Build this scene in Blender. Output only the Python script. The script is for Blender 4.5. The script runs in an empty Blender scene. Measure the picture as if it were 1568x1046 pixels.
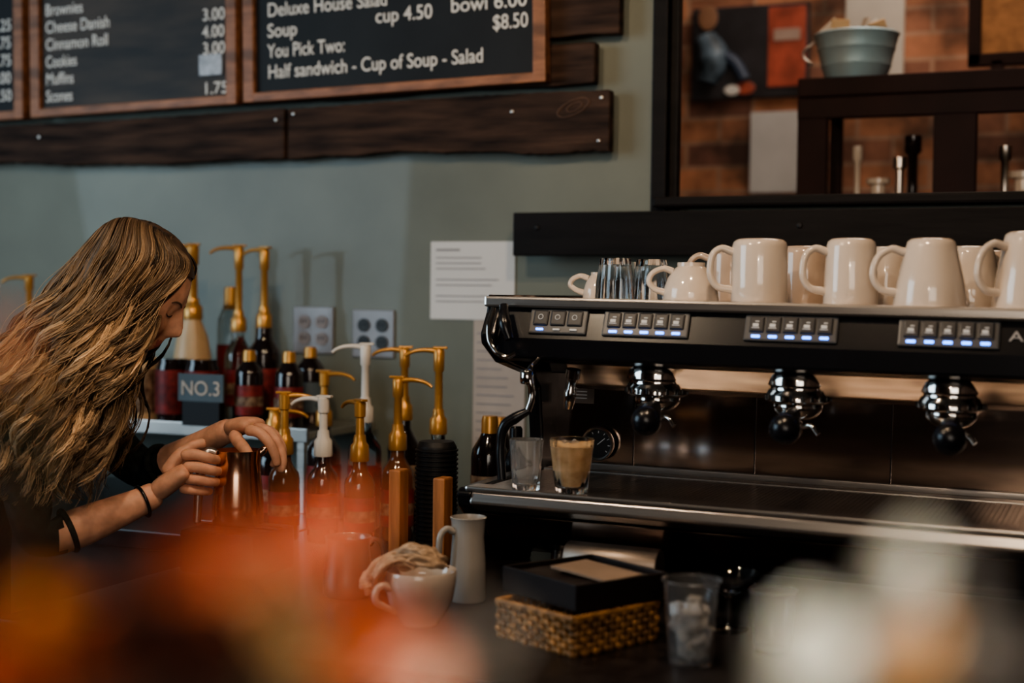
import bpy, bmesh, math, random
from math import sin, cos, pi, radians
from mathutils import Matrix, Vector
random.seed(7)
SC=bpy.context.scene
COL=bpy.context.collection

# ------------------------------------------------------------------ camera
cam=bpy.data.cameras.new('camera'); co=bpy.data.objects.new('camera',cam)
COL.objects.link(co); SC.camera=co
cam.lens=50; cam.sensor_width=36; cam.clip_start=0.02
co.matrix_world=(Matrix.Translation((0,0,1.4))@Matrix.Rotation(radians(23.2),4,'Z')
  @Matrix.Rotation(radians(88.1),4,'X')@Matrix.Rotation(radians(0.7),4,'Z'))
cam.dof.use_dof=True; cam.dof.focus_distance=2.45; cam.dof.aperture_fstop=1.9

# ------------------------------------------------------------------ materials
def M(name,col,rough=.5,metal=0.,var=.12,scale=8.,stretch=(1,1,1),bump=0.,trans=0.,ior=1.45,
      emit=None,es=1.,coat=0.,col2=None,detail=4.,sss=0.,alpha=1.,sheen=0.,spec=.5):
    m=bpy.data.materials.new(name); m.use_nodes=True
    nt=m.node_tree; b=nt.nodes['Principled BSDF']
    tc=nt.nodes.new('ShaderNodeTexCoord'); mp=nt.nodes.new('ShaderNodeMapping')
    mp.inputs['Scale'].default_value=stretch
    nz=nt.nodes.new('ShaderNodeTexNoise'); nz.inputs['Scale'].default_value=scale
    nz.inputs['Detail'].default_value=detail
    nt.links.new(tc.outputs['Object'],mp.inputs[0]); nt.links.new(mp.outputs[0],nz.inputs['Vector'])
    rp=nt.nodes.new('ShaderNodeValToRGB')
    rp.color_ramp.elements[0].position=.32; rp.color_ramp.elements[1].position=.68
    c2=col2 if col2 else tuple(max(0,c*(1-2*var)) for c in col)
    rp.color_ramp.elements[0].color=(*c2,1)
    rp.color_ramp.elements[1].color=(*[min(1,c*(1+var)) for c in col],1)
    nt.links.new(nz.outputs['Fac'],rp.inputs[0]); nt.links.new(rp.outputs[0],b.inputs['Base Color'])
    b.inputs['Roughness'].default_value=rough; b.inputs['Metallic'].default_value=metal
    b.inputs['Transmission Weight'].default_value=trans; b.inputs['IOR'].default_value=ior
    b.inputs['Coat Weight'].default_value=coat; b.inputs['Alpha'].default_value=alpha
    b.inputs['Sheen Weight'].default_value=sheen; b.inputs['Specular IOR Level'].default_value=spec
    if sss: 
        b.inputs['Subsurface Weight'].default_value=sss
        b.inputs['Subsurface Radius'].default_value=(.02,.008,.004)
        b.inputs['Subsurface Scale'].default_value=.5
    if emit:
        b.inputs['Emission Color'].default_value=(*emit,1); b.inputs['Emission Strength'].default_value=es
    if bump:
        bp=nt.nodes.new('ShaderNodeBump'); bp.inputs['Strength'].default_value=bump; bp.inputs['Distance'].default_value=.01
        nt.links.new(nz.outputs['Fac'],bp.inputs['Height']); nt.links.new(bp.outputs[0],b.inputs['Normal'])
    return m
wall_m=M('painted_plaster_green',(.172,.182,.148),.55,var=.12,scale=2.2,bump=.3,detail=9,coat=.15)
plank_m=M('reclaimed_plank',(.074,.042,.029),.75,col2=(.013,.008,.007),scale=5,stretch=(1,6,9),bump=.8,detail=10,spec=.25)
frame_m=M('board_frame_wood',(.29,.125,.062),.5,var=.25,scale=6,stretch=(2,8,8),bump=.15)
board_m=M('chalkboard_slate',(.014,.015,.017),.6,var=.25,scale=3,detail=8,spec=.35)
board_wood_m=M('chalkboard_worn',(.062,.047,.037),.55,col2=(.016,.016,.018),scale=3,stretch=(1,1,5),detail=8,spec=.35)
chalk_m=M('chalk_letter_paint',(.78,.75,.70),.8,var=.03)
blackwood_m=M('black_painted_wood',(.008,.006,.006),.55,var=.2,scale=6,stretch=(1,6,6),bump=.15,spec=.2)
paper_m=M('notice_paper',(.64,.63,.62),.8,var=.03,scale=3)
ink_m=M('printed_ink',(.28,.27,.28),.8)
plate_m=M('outlet_steel_plate',(.26,.235,.23),.4,.5,var=.08)
logo_m=M('logo_silver',(.34,.33,.33),.4)
socket_m=M('socket_plastic',(.26,.22,.21),.45)
socketb_m=M('socket_black_plastic',(.03,.03,.03),.45)
black_m=M('black_gloss_plastic',(.007,.007,.009),.26,var=.1)
blackmatt_m=M('black_matt_plastic',(.012,.011,.012),.5,var=.1,spec=.35)
pad_m=M('keypad_grey',(.07,.07,.072),.35,var=.05)
btn_m=M('button_rubber',(.02,.02,.023),.4,var=.05)
icon_m=M('button_icon',(.55,.55,.55),.6,emit=(.8,.85,.9),es=.05)
led_m=M('led_blue',(.1,.3,.9),.3,emit=(.05,.24,1.),es=7.)
steel_m=M('brushed_steel',(.66,.60,.55),.28,1.,var=.05,scale=30,stretch=(.3,8,8),bump=.03)
shroud_m=M('polished_shroud_steel',(.38,.32,.28),.20,1.,col2=(.12,.10,.09),scale=5,stretch=(1.2,1,9),detail=2)
darksteel_m=M('dark_polished_steel',(.46,.37,.33),.13,1.,var=.18,scale=7,stretch=(.6,1,3))
chrome_m=M('chrome',(.54,.50,.47),.10,1.,var=.02)
cream_m=M('glazed_ceramic_cream',(.60,.51,.43),.12,var=.03,scale=5,coat=.5)
cream2_m=M('glazed_ceramic_warm',(.47,.36,.28),.14,var=.03,scale=5,coat=.4)
glass_m=M('clear_glass',(.96,.96,.96),.03,trans=1.,ior=1.45,var=.0)
milkglass_m=M('residue_glint_glass',(.94,.92,.89),.06,trans=.94,ior=1.45,col2=(.97,.96,.95),scale=60)  # milkiness for residue, and painted in to stand for bright speculars on the glass
thin_m=M('clear_plastic',(.97,.97,.98),.05,trans=.97,ior=1.25,var=.0)
ice_m=M('ice',(.80,.79,.77),.08,trans=.72,ior=1.31,var=.03)
coffee_m=M('milky_coffee',(.70,.50,.30),.22,col2=(.52,.33,.17),scale=50)
gold_m=M('gold_pump_plastic',(.58,.30,.09),.32,.5,var=.08)
white_m=M('white_pump_plastic',(.68,.63,.57),.4,var=.03)
darkbot_m=M('dark_syrup_bottle',(.018,.010,.010),.12,var=.2,coat=.5)
amber_m=M('amber_syrup_glass',(.15,.055,.025),.1,var=.2,coat=.5)
red_m=M('red_label_paper',(.24,.024,.020),.5,col2=(.08,.010,.010),scale=45,detail=2)
cream_lab_m=M('cream_label_paper',(.32,.23,.155),.6,col2=(.08,.035,.02),scale=55,detail=2)
blue_lab_m=M('slate_label_paper',(.09,.12,.14),.6,var=.1)
jug_m=M('cream_plastic_jug',(.66,.46,.27),.4,var=.05,sss=.1)
woodslab_m=M('organizer_wood',(.40,.165,.062),.5,var=.2,scale=8,stretch=(8,8,1.2),bump=.1)
counter_m=M('dark_stone_counter',(.018,.015,.015),.3,var=.3,scale=30,spec=.35)
cabinet_m=M('counter_cabinet',(.035,.022,.018),.5,var=.2,scale=4,stretch=(4,4,1))
floor_m=M('floor_concrete',(.10,.075,.06),.5,var=.2,scale=3)
ceil_m=M('ceiling_dark',(.10,.09,.08),.8)
roomwall_m=M('room_wall_brown',(.16,.10,.075),.7,var=.2,scale=3)
cloth_m=M('beige_rag',(.44,.31,.21),.95,var=.2,scale=90,bump=.5,spec=.1)
wicker_m=M('wicker',(.32,.16,.055),.55,var=.35,scale=40,bump=.3)
box_m=M('espresso_box',(.014,.009,.008),.45,var=.2,spec=.3)
kraft_m=M('kraft_card',(.27,.19,.135),.7,var=.1)
skin_m=M('skin',(.62,.335,.23),.55,var=.12,scale=45,sss=.2,bump=.06,spec=.4)
sweater_m=M('dark_sweater',(.018,.021,.020),.95,var=.25,scale=60,bump=.4,spec=.1)
pants_m=M('dark_denim',(.02,.022,.03),.85,var=.2,scale=50)
shoe_m=M('shoe_black',(.015,.015,.015),.5)
lip_m=M('lip',(.42,.14,.12),.4)
lash_m=M('lash',(.03,.018,.014),.6)
copper_m=M('copper_steel',(.76,.48,.33),.18,1.,var=.06,scale=6)
pail_m=M('blue_painted_pail',(.27,.41,.49),.5,col2=(.30,.27,.24),scale=7,metal=.2,stretch=(1,1,.4))
tank_m=M('green_grey_steel',(.15,.16,.14),.3,.8,var=.2)

def brick_mat():
    m=bpy.data.materials.new('brick_masonry'); m.use_nodes=True; nt=m.node_tree; b=nt.nodes['Principled BSDF']
    tc=nt.nodes.new('ShaderNodeTexCoord'); mp=nt.nodes.new('ShaderNodeMapping'); mp.inputs['Rotation'].default_value=(radians(90),0,0)
    br=nt.nodes.new('ShaderNodeTexBrick'); br.inputs['Scale'].default_value=1.
    br.inputs['Brick Width'].default_value=.21; br.inputs['Row Height'].default_value=.075; br.inputs['Mortar Size'].default_value=.006
    br.inputs['Color1'].default_value=(.36,.16,.09,1); br.inputs['Color2'].default_value=(.13,.06,.045,1); br.inputs['Mortar'].default_value=(.28,.17,.12,1)
    nz=nt.nodes.new('ShaderNodeTexNoise'); nz.inputs['Scale'].default_value=6; nz.inputs['Detail'].default_value=6
    mx=nt.nodes.new('ShaderNodeMixRGB'); mx.blend_type='OVERLAY'; mx.inputs[0].default_value=.7
    ct=nt.nodes.new('ShaderNodeValToRGB'); ct.color_ramp.elements[0].position=.35; ct.color_ramp.elements[1].position=.65
    nt.links.new(tc.outputs['Object'],mp.inputs[0]); nt.links.new(mp.outputs[0],br.inputs['Vector'])
    nt.links.new(tc.outputs['Object'],nz.inputs['Vector']); nt.links.new(nz.outputs['Fac'],ct.inputs[0])
    nt.links.new(br.outputs['Color'],mx.inputs[1]); nt.links.new(ct.outputs[0],mx.inputs[2]); nt.links.new(mx.outputs[0],b.inputs['Base Color'])
    bp=nt.nodes.new('ShaderNodeBump'); bp.invert=True; bp.inputs['Strength'].default_value=.5
    nt.links.new(br.outputs['Fac'],bp.inputs['Height']); nt.links.new(bp.outputs[0],b.inputs['Normal'])
    b.inputs['Roughness'].default_value=.8
    return m
brick_m=brick_mat()

# ------------------------------------------------------------------ helpers
def empty(name,loc=(0,0,0),rot=(0,0,0)):
    e=bpy.data.objects.new(name,None); e.empty_display_size=.05; COL.objects.link(e)
    e.location=loc; e.rotation_euler=rot; return e
def fin(o,parent=None,mat=None,smooth=True):
    if o.name not in COL.objects: COL.objects.link(o)
    if parent: o.parent=parent
    if mat and hasattr(o.data,'materials'): o.data.materials.append(mat)
    if smooth and o.type=='MESH':
        for p in o.data.polygons: p.use_smooth=True
    return o
def mesh(name,v,f,mat,parent=None,smooth=True,loc=(0,0,0),rot=(0,0,0)):
    me=bpy.data.meshes.new(name); me.from_pydata([tuple(a) for a in v],[],f); me.update()
    o=bpy.data.objects.new(name,me); o.location=loc; o.rotation_euler=rot
    return fin(o,parent,mat,smooth)
def box(name,size,c,mat,parent=None,bevel=.002,rot=(0,0,0),seg=2):
    bm=bmesh.new(); bmesh.ops.create_cube(bm,size=1)
    bmesh.ops.scale(bm,vec=size,verts=bm.verts)
    if bevel>0:
        bmesh.ops.bevel(bm,geom=bm.edges[:],offset=min(bevel,min(size)*.45),segments=seg,affect='EDGES',profile=.6)
    me=bpy.data.meshes.new(name); bm.to_mesh(me); bm.free()
    o=bpy.data.objects.new(name,me); o.location=c; o.rotation_euler=rot
    return fin(o,parent,mat,False)
def boxes(name,lst,mat,parent=None):
    bm=bmesh.new()
    for (x0,x1,y0,y1,z0,z1) in lst:
        r=bmesh.ops.create_cube(bm,size=1)
        bmesh.ops.scale(bm,vec=(x1-x0,y1-y0,z1-z0),verts=r['verts'])
        bmesh.ops.translate(bm,vec=((x0+x1)/2,(y0+y1)/2,(z0+z1)/2),verts=r['verts'])
    me=bpy.data.meshes.new(name); bm.to_mesh(me); bm.free()
    return fin(bpy.data.objects.new(name,me),parent,mat,False)
def lathe(name,prof,mat,parent=None,loc=(0,0,0),rot=(0,0,0),n=40,flute=0,fn=12):
    v=[];f=[]
    for (r,z) in prof:
        for i in range(n):
            a=2*pi*i/n; rr=max(r,1e-5)
            if flute and r>.01: rr*=1+flute*cos(fn*a)
            v.append((rr*cos(a),rr*sin(a),z))
    for j in range(len(prof)-1):
        for i in range(n):
            a=j*n+i;b=j*n+(i+1)%n
            f.append((a,b,b+n,a+n))
    o=mesh(name,v,f,mat,parent,True,loc,rot)
    bm=bmesh.new(); bm.from_mesh(o.data); bmesh.ops.remove_doubles(bm,verts=bm.verts,dist=2e-5)
    bmesh.ops.recalc_face_normals(bm,faces=bm.faces); bm.to_mesh(o.data); bm.free()
    for p in o.data.polygons: p.use_smooth=True
    m=o.modifiers.new('es','EDGE_SPLIT'); m.split_angle=radians(48)
    return o
def tube(name,pts,r,mat,parent=None,radii=None,smooth=True,res=6,closed=False):
    cu=bpy.data.curves.new(name,'CURVE'); cu.dimensions='3D'; cu.bevel_depth=r; cu.bevel_resolution=res; cu.use_fill_caps=True
    if smooth:
        s=cu.splines.new('BEZIER'); s.bezier_points.add(len(pts)-1)
        for i,p in enumerate(pts):
            q=s.bezier_points[i]; q.co=p; q.handle_left_type=q.handle_right_type='AUTO'
            if radii: q.radius=radii[i]
    else:
        s=cu.splines.new('POLY'); s.points.add(len(pts)-1)
        for i,p in enumerate(pts):
            s.points[i].co=(*p,1)
            if radii: s.points[i].radius=radii[i]
    s.use_cyclic_u=closed; cu.resolution_u=10
    cu.materials.append(mat)
    o=bpy.data.objects.new(name,cu); COL.objects.link(o)
    if parent: o.parent=parent
    return o
def prism(name,yz,x0,x1,mat,parent=None,bevel=.002):
    n=len(yz); v=[(x0,a,b) for a,b in yz]+[(x1,a,b) for a,b in yz]
    f=[tuple(range(n)),tuple(range(2*n-1,n-1,-1))]+[(i,i+n,(i+1)%n+n,(i+1)%n) for i in range(n)]
    o=mesh(name,v,f,mat,parent,False)
    bm=bmesh.new(); bm.from_mesh(o.data); bmesh.ops.recalc_face_normals(bm,faces=bm.faces); bm.to_mesh(o.data); bm.free()
    if bevel:
        m=o.modifiers.new('b','BEVEL'); m.width=bevel; m.segments=2; m.limit_method='ANGLE'
    return o
def ball(name,r,c,mat,parent=None,sc=(1,1,1)):
    bm=bmesh.new(); bmesh.ops.create_uvsphere(bm,u_segments=24,v_segments=14,radius=r)
    bmesh.ops.scale(bm,vec=sc,verts=bm.verts)
    me=bpy.data.meshes.new(name); bm.to_mesh(me); bm.free()
    o=bpy.data.objects.new(name,me); o.location=c; return fin(o,parent,mat)
def text(s,x,z,h,mat,parent,y,width=None,align='LEFT',name='lettering'):
    cu=bpy.data.curves.new(name,'FONT'); cu.body=s; cu.size=h; cu.extrude=.0005; cu.offset=.00022*h/.045; cu.align_x=align
    cu.materials.append(mat)
    o=bpy.data.objects.new(name,cu); COL.objects.link(o); o.parent=parent
    o.location=(x,y,z); o.rotation_euler=(radians(90),0,0)
    if width:
        bpy.context.view_layer.update(); d=o.dimensions.x
        if d>0: o.scale[0]=width/d
    return o

# ------------------------------------------------------------------ room shell
WY=2.95
boxes('wall_back',[(-4.2,-.925,WY,WY+.1,0,3.2),(-.925,.75,WY,WY+.1,0,1.608),(.75,3.2,WY,WY+.1,0,3.2),(-.925,.75,WY,WY+.1,2.55,3.2)],wall_m)
boxes('floor',[(-4.2,3.2,-4.2,5.6,-.1,0)],floor_m)
boxes('ceiling',[(-4.2,3.2,-4.2,5.6,3.2,3.3)],ceil_m)
boxes('wall_left',[(-4.3,-4.2,-4.2,5.6,0,3.2)],roomwall_m)
boxes('wall_right',[(3.2,3.3,-4.2,5.6,0,3.2)],roomwall_m)
boxes('wall_front',[(-4.2,3.2,-4.3,-4.2,0,3.2)],roomwall_m)
boxes('wall_far',[(-4.2,3.2,4.3,4.4,0,3.2)],brick_m)
tr=empty('trim_1',(0,0,0))  # mirror frame, built as the trim of an opening
box('jamb_left',(.034,.04,1.0),(-.914,WY-.02,2.06),blackwood_m,tr,.004)
box('jamb_left_inner_bead',(.020,.026,.98),(-.887,WY-.010,2.06),blackwood_m,tr,.004)
box('jamb_right',(.054,.04,1.05),(.777,WY-.02,2.06),blackwood_m,tr,.004)
box('sill',(1.70,.10,.022),(-.068,WY-.02,1.598),blackwood_m,tr,.006)
box('head',(1.74,.04,.05),(-.068,WY-.02,2.56),blackwood_m,tr,.004)
lg=empty('wall_shelf')
box('ledge_board',(1.95,.03,.094),(-.252,2.875,1.531),blackwood_m,lg,.003)
box('ledge_top',(1.95,.07,.012),(-.252,2.912,1.572),blackwood_m,lg,.003)
for x in (-1.17,-.6,0.2):
    ball('screw',.006,(x,2.859,1.545),blackmatt_m,lg,(1,.4,1))

# ------------------------------------------------------------------ room beyond opening, made up to stand in for the mirror's reflection
pic=empty('framed_poster')
box('panel',(.36,.02,.28),(-1.06,4.288,2.145),M('poster_dark',(.03,.028,.035),.5,var=.3,scale=9),pic)
pr_=M('poster_red',(.38,.085,.055),.5,var=.25,scale=14); pb_=M('poster_blue',(.12,.17,.23),.5,var=.4,scale=16); 
box('banner_red',(.115,.006,.24),(-.945,4.275,2.155),pr_,pic)
box('banner_white',(.08,.006,.035),(-.945,4.272,2.19),M('poster_cream',(.38,.28,.24),.6),pic)
tube('figure_torso',[(-1.20,4.276,2.20),(-1.17,4.276,2.13),(-1.19,4.276,2.06)],.045,pb_,pic,[.7,1.1,.7])
tube('figure_arm',[(-1.17,4.27,2.15),(-1.11,4.27,2.12),(-1.07,4.27,2.06)],.018,M('poster_navy',(.05,.07,.12),.5),pic)
ball('figure_head',.035,(-1.19,4.272,2.255),M('poster_skin',(.3,.16,.10),.6),pic,(.9,.1,1.1))
ball('figure_shoe',.025,(-1.07,4.27,2.035),pr_,pic,(1.3,.1,.8)); ball('figure_shoe_white',.02,(-1.11,4.268,2.03),paper_m,pic,(1.2,.1,.8))
wn=empty('white_notice_board',(-.955,4.3,1.84)); box('sheet',(.20,.016,.245),(0,-.008,0),M('poster_white',(.48,.48,.49),.7,var=.05),wn)
pp=empty('pinned_paper',(-.69,4.3,2.17)); box('sheet',(.17,.012,.35),(0,-.006,0),M('paper_dim',(.5,.46,.42),.7,var=.05),pp)
sh=empty('display_cabinet')
mah=M('mahogany_dark',(.022,.008,.007),.6,var=.2,scale=5,spec=.2)
box('top',(1.35,.34,.045),(-.045,3.55,1.897),mah,sh,.004)
for x,w in ((-.685,.07),(-.36,.095),(.1,.08),(.55,.07)):
    box('post',(w,.03,1.87),(x,3.40,.937),mah,sh,.004)
    box('rear_post',(.03,.03,1.87),(x,3.70,.937),mah,sh,.004)
box('rail',(1.35,.03,.05),(-.045,3.397,1.848),mah,sh,.003)
box('middle_shelf',(1.33,.32,.02),(-.045,3.56,1.63),mah,sh,.003)
for i,(x,h,r,m) in enumerate([(-.60,.13,.012,cream_m),(-.55,.05,.028,cream_m),(-.50,.10,.016,steel_m),(-.47,.15,.02,darkbot_m),(-.26,.12,.015,steel_m),(-.22,.06,.03,cream_m),(-.18,.14,.014,darkbot_m)]):
    lathe('candlestick',[(0,0),(r*1.8,0),(r*1.8,.006),(r*.6,.015),(r*.6,h*.7),(r,h*.75),(r,h),(0,h)],m,sh,(x,3.52,1.64))
bk=empty('blue_pail',(-.60,3.47,1.9195))
lathe('pail',[(0,0),(.068,0),(.07,.003),(.080,.03),(.083,.034),(.082,.038),(.089,.07),(.092,.073),(.091,.077),(.098,.105),(.102,.108),(.098,.112),(.094,.106),(.066,.006),(0,.006)],pail_m,bk)
tube('pail_handle',[(-.10,0,.1),(-.125,-.01,.07),(-.10,-.02,.04)],.003,steel_m,bk)
for i in range(11):
    a=random.random()*6.28
    box('packet',(.05,.006,.07),(.05*cos(a),.05*sin(a),.108),[cream_m,jug_m,paper_m][i%3],bk,.001,(random.uniform(-.5,.5),random.uniform(-.8,.8),a))
fr=empty('cork_board')
box('cork',(.5,.02,.5),(-.09,3.75,2.26),M('cork',(.36,.17,.075),.8,var=.15,scale=30),fr)
box('frame_bottom',(.56,.03,.03),(-.09,3.745,1.998),mah,fr); box('frame_left',(.03,.03,.55),(-.355,3.745,2.26),mah,fr)
box('back_leg',(.03,.03,.08),(-.30,3.745,1.955),mah,fr)

# ------------------------------------------------------------------ planks and chalkboards
def plank(name,x0,x1,z0a,z1a,z0b,z1b,y=2.915,th=.03,wav=.006,seed=0):
    rnd=random.Random(seed); n=60; v=[];f=[]
    ph=rnd.random()*6
    for i in range(n+1):
        t=i/n; x=x0+(x1-x0)*t
        zb=z0a+(z0b-z0a)*t+wav*sin(6*t+ph)+.002*sin(23*t+ph)+rnd.uniform(-.0018,.0018); zt=z1a+(z1b-z1a)*t+wav*.4*sin(5*t+ph*2)+rnd.uniform(-.001,.001)
        ex=rnd.uniform(-.004,.004) if i in(0,n) else 0
        v+=[(x+ex,y-th/2,zb),(x+ex,y-th/2,zt),(x+ex,y+th/2,zt),(x+ex,y+th/2,zb)]
    for i in range(n):
        a=4*i
        for k in range(4): f.append((a+k,a+(k+1)%4,a+4+(k+1)%4,a+4+k))
    f+=[(0,3,2,1),(4*n,4*n+1,4*n+2,4*n+3)]
    o=mesh(name,v,f,plank_m,None,False)
    m=o.modifiers.new('b','BEVEL'); m.width=.003; m.segments=2; m.limit_method='ANGLE'
    return o
P=[plank('reclaimed_wood_plank',-3.05,-1.834,1.7254,1.8188,1.7146,1.8340,seed=1),
   plank('reclaimed_wood_plank',-1.825,-1.018,1.7156,1.8345,1.7156,1.8435,seed=2),
   plank('reclaimed_wood_plank',-3.05,-1.059,1.845,1.935,1.856,1.945,seed=3,wav=.003),
   plank('reclaimed_wood_plank',-3.05,-1.000,1.952,2.055,1.9613,2.065,seed=4,wav=.003),
   plank('reclaimed_wood_plank',-3.05,-1.08,2.07,2.17,2.075,2.18,seed=5,wav=.003)]
for (p,x,z) in [(1,-1.812,1.820),(1,-1.249,1.803),(1,-1.040,1.825),(1,-1.045,1.733),(0,-1.860,1.808),(0,-2.575,1.79)]:
    s=ball('nail_head',.0042,(x,2.898,z),steel_m,P[p],(1,.4,1))
knot_m=M('wood_knot',(.12,.065,.042),.7,col2=(.012,.007,.006),scale=4,stretch=(3,3,3),bump=.4)
tube('knot_ring',[(-1.105+.036*cos(a),2.8995,1.806+.016*sin(a)+.012*cos(a)) for a in [k*pi/5 for k in range(10)]],.0022,knot_m,P[1],closed=True)
tube('knot_ring_inner',[(-1.102+.018*cos(a),2.8995,1.807+.008*sin(a)+.006*cos(a)) for a in [k*pi/5 for k in range(10)]],.002,knot_m,P[1],closed=True)
def chalkboard(x0,x1,z0,h,face,rot,y=2.878,fw=.030,fb=.022):
    e=empty('chalkboard_menu',(x0,y,z0),(0,-rot,0)); w=x1-x0
    box('slate',(w-.02,.012,h-.02),(w/2,.004,h/2),face,e,0)
    box('frame_bottom',(w,.03,fb),(w/2,0,fb/2),frame_m,e,.003)
    box('frame_top',(w,.03,fw),(w/2,0,h-fw/2),frame_m,e,.003)
    box('frame_left',(fw,.031,h),(fw/2,0,h/2),frame_m,e,.003)
    box('frame_right',(fw,.031,h),(w-fw/2,0,h/2),frame_m,e,.003)
    return e
TY=-.0035; Q=.974
b2=chalkboard(-1.929,-1.156,1.8465,.62,board_m,.018)
def t2(s,x,z,h,w=None,al='LEFT'): text(s,x*Q+1.929,1.4+(z-1.4)*Q-1.8465,h*Q,chalk_m,b2,TY,w*Q if w else None,al)
t2('Half sandwich - Cup of Soup - Salad',-1.917,1.914,.047,.570)
t2('You Pick Two:',-1.917,1.964,.047,.215)
t2('Soup',-1.917,2.013,.047,.082)
t2('Deluxe House Salad',-1.917,2.063,.047,.325)
t2('cup 4.50',-1.620,2.024,.047,.147)
t2('bowl 6.00',-1.425,2.032,.047,.187)
t2('$8.50',-1.32,1.985,.047,.085)
t2('House Salad',-1.917,2.115,.047,.2)
b1=chalkboard(-2.572,-1.948,1.8348,.62,board_wood_m,.016)
def t1(s,x,z,h,w=None,al='LEFT'): text(s,x*Q+2.572,1.4+(z-1.4)*Q-1.8348,h*Q,chalk_m,b1,TY,w*Q if w else None,al)
for i,(s,w) in enumerate([('Scones',.085),('Muffins',.088),('Cookies',.10),('Cinnamon Roll',.2),('Cheese Danish',.205),('Brownies',.12)]):
    t1(s,-2.597,1.886+i*.0448,.043,w)
for s,z in (('1.75',1.877),('3.00',1.975),('4.00',2.016),('3.00',2.058)): t1(s,-2.106,z,.042,.064)
box('price_sticker',(.066,.004,.05),(.545,-.005,.099),M('sticker_bluewhite',(.42,.45,.5),.5,var=.2,scale=40),b1,.001)
b0=chalkboard(-3.24,-2.596,1.826,.62,board_m,.012)
for i,s in enumerate(['3.50','4.00','2.75','4.75','3.25']):
    text(s,.535,.05+i*.045,.042,chalk_m,b0,TY,.06)

# ------------------------------------------------------------------ notices and outlets
n1=empty('paper_notice')
box('sheet',(.211,.002,.178),(-1.3635,WY-.003,1.43),paper_m,n1,0)
box('title',(.06,.001,.005),(-1.425,WY-.0045,1.50),ink_m,n1,0)
for i in range(9):
    if i in(3,6): continue
    w=random.uniform(.11,.18); box('text_line',(w,.001,.0025),(-1.455+w/2,WY-.0045,1.482-i*.0125),ink_m,n1,0)
n2=empty('paper_notice')
box('sheet',(.128,.002,.32),(-1.294,WY-.003,1.18),M('notice_paper_warm',(.44,.38,.34),.8,var=.06),n2,0)
for i in range(14):
    w=random.uniform(.05,.1); box('text_line',(w,.001,.003),(-1.35+w/2,WY-.0045,1.31-i*.02),ink_m,n2,0)
def outlet(x,z,sm):
    e=empty('wall_outlet')
    box('plate',(.112,.006,.113),(x,WY-.003,z),plate_m,e,.003)
    for dx in(-.024,.024):
        for dz in(-.02,.02):
            lathe('socket',[(0,0),(.016,0),(.016,.004),(0,.004)],sm,e,(x+dx,WY-.005,z+dz),(radians(90),0,0),24)
            for d in(-.005,.005): box('slot',(.0018,.002,.008),(x+dx+d,WY-.0098,z+dz+.002),black_m,e,0)
outlet(-1.781,1.308,socket_m); outlet(-1.618,1.303,socketb_m)

# ------------------------------------------------------------------ counters
ct=empty('back_counter')
box('top_right',(2.7,1.35,.04),(-.15,2.27,.90),counter_m,ct,.004)
box('top_left',(1.75,.64,.04),(-2.38,2.625,.90),counter_m,ct,.004)
box('cabinet_right',(2.64,1.27,.88),(-.15,2.29,.44),cabinet_m,ct,.002)
box('cabinet_left',(1.7,.58,.88),(-2.36,2.65,.44),cabinet_m,ct,.002)
fc=empty('front_bar_counter')
box('bar_top',(2.6,.42,.04),(-.3,.42,1.06),counter_m,fc,.006)
box('bar_body',(2.5,.3,1.04),(-.3,.45,.52),cabinet_m,fc,.004)
rs=empty('steel_rack')
box('shelf',(1.25,.30,.018),(-2.22,2.77,1.091),steel_m,rs,.003)
box('shelf_lip',(1.25,.008,.03),(-2.22,2.62,1.092),M('rack_lip_steel',(.42,.38,.35),.35,1.,var=.1),rs,.002)
for x in(-2.82,-1.62):
    for y in(2.64,2.90): box('leg',(.02,.02,.16),(x,y,1.0),steel_m,rs,.002)

# ------------------------------------------------------------------ espresso machine
EM=empty('espresso_machine',(-.97,2.1,.92),(0,.010,0))
ox,oy,oz=-.97,2.1,.92
MC=empty('chassis'); MC.parent=EM; MC.location=(-ox,-oy,-oz)
X0,X1=-.97,.06
side=[(2.156,1.392),(2.15,1.37),(2.128,1.335),(2.132,1.318),(2.19,1.285),(2.30,1.262),(2.335,1.235),(2.35,1.15),(2.35,1.095),(2.06,1.09),(2.048,1.082),(2.055,1.06),(2.13,1.0),(2.20,.95),(2.24,.945),(2.66,.945),(2.66,1.392)]
prism('side_left',side,X0-.004,X0+.022,black_m,MC,.004)
prism('side_right',side,X1-.022,X1+.004,black_m,MC,.004)
prism('head_front',[(2.160,1.386),(2.138,1.33),(2.140,1.297),(2.17,1.290),(2.64,1.290),(2.64,1.386)],X0+.02,X1-.02,black_m,MC,.004)
box('top_tray',(X1-X0-.02,.48,.006),((X0+X1)/2,2.40,1.388),steel_m,MC,.001)
box('top_rail_front',(X1-X0+.012,.020,.018),((X0+X1)/2,2.156,1.388),steel_m,MC,.004)
box('top_rail_left',(.012,.49,.014),(X0+.002,2.40,1.392),darksteel_m,MC,.003)
box('top_rail_back',(X1-X0,.008,.02),((X0+X1)/2,2.65,1.396),darksteel_m,MC,.003)
prism('group_shroud',[(2.172,1.291),(2.192,1.254),(2.23,1.245),(2.44,1.243),(2.44,1.291)],X0+.13,X1-.03,shroud_m,MC,.003)
prism('shroud_wedge',[(2.172,1.291),(2.185,1.272),(2.44,1.262),(2.44,1.291)],X0+.10,X0+.135,black_m,MC,.003)
box('backsplash',(X1-X0-.04,.01,.175),((X0+X1)/2,2.425,1.172),darksteel_m,MC,.001)
for x in(-.80,-.58,-.35,-.12): box('splash_panel_seam',(.002,.003,.15),(x,2.4195,1.172),black_m,MC,0)
box('splash_trim',(X1-X0-.05,.012,.012),((X0+X1)/2,2.415,1.093),steel_m,MC,.002)
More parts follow.
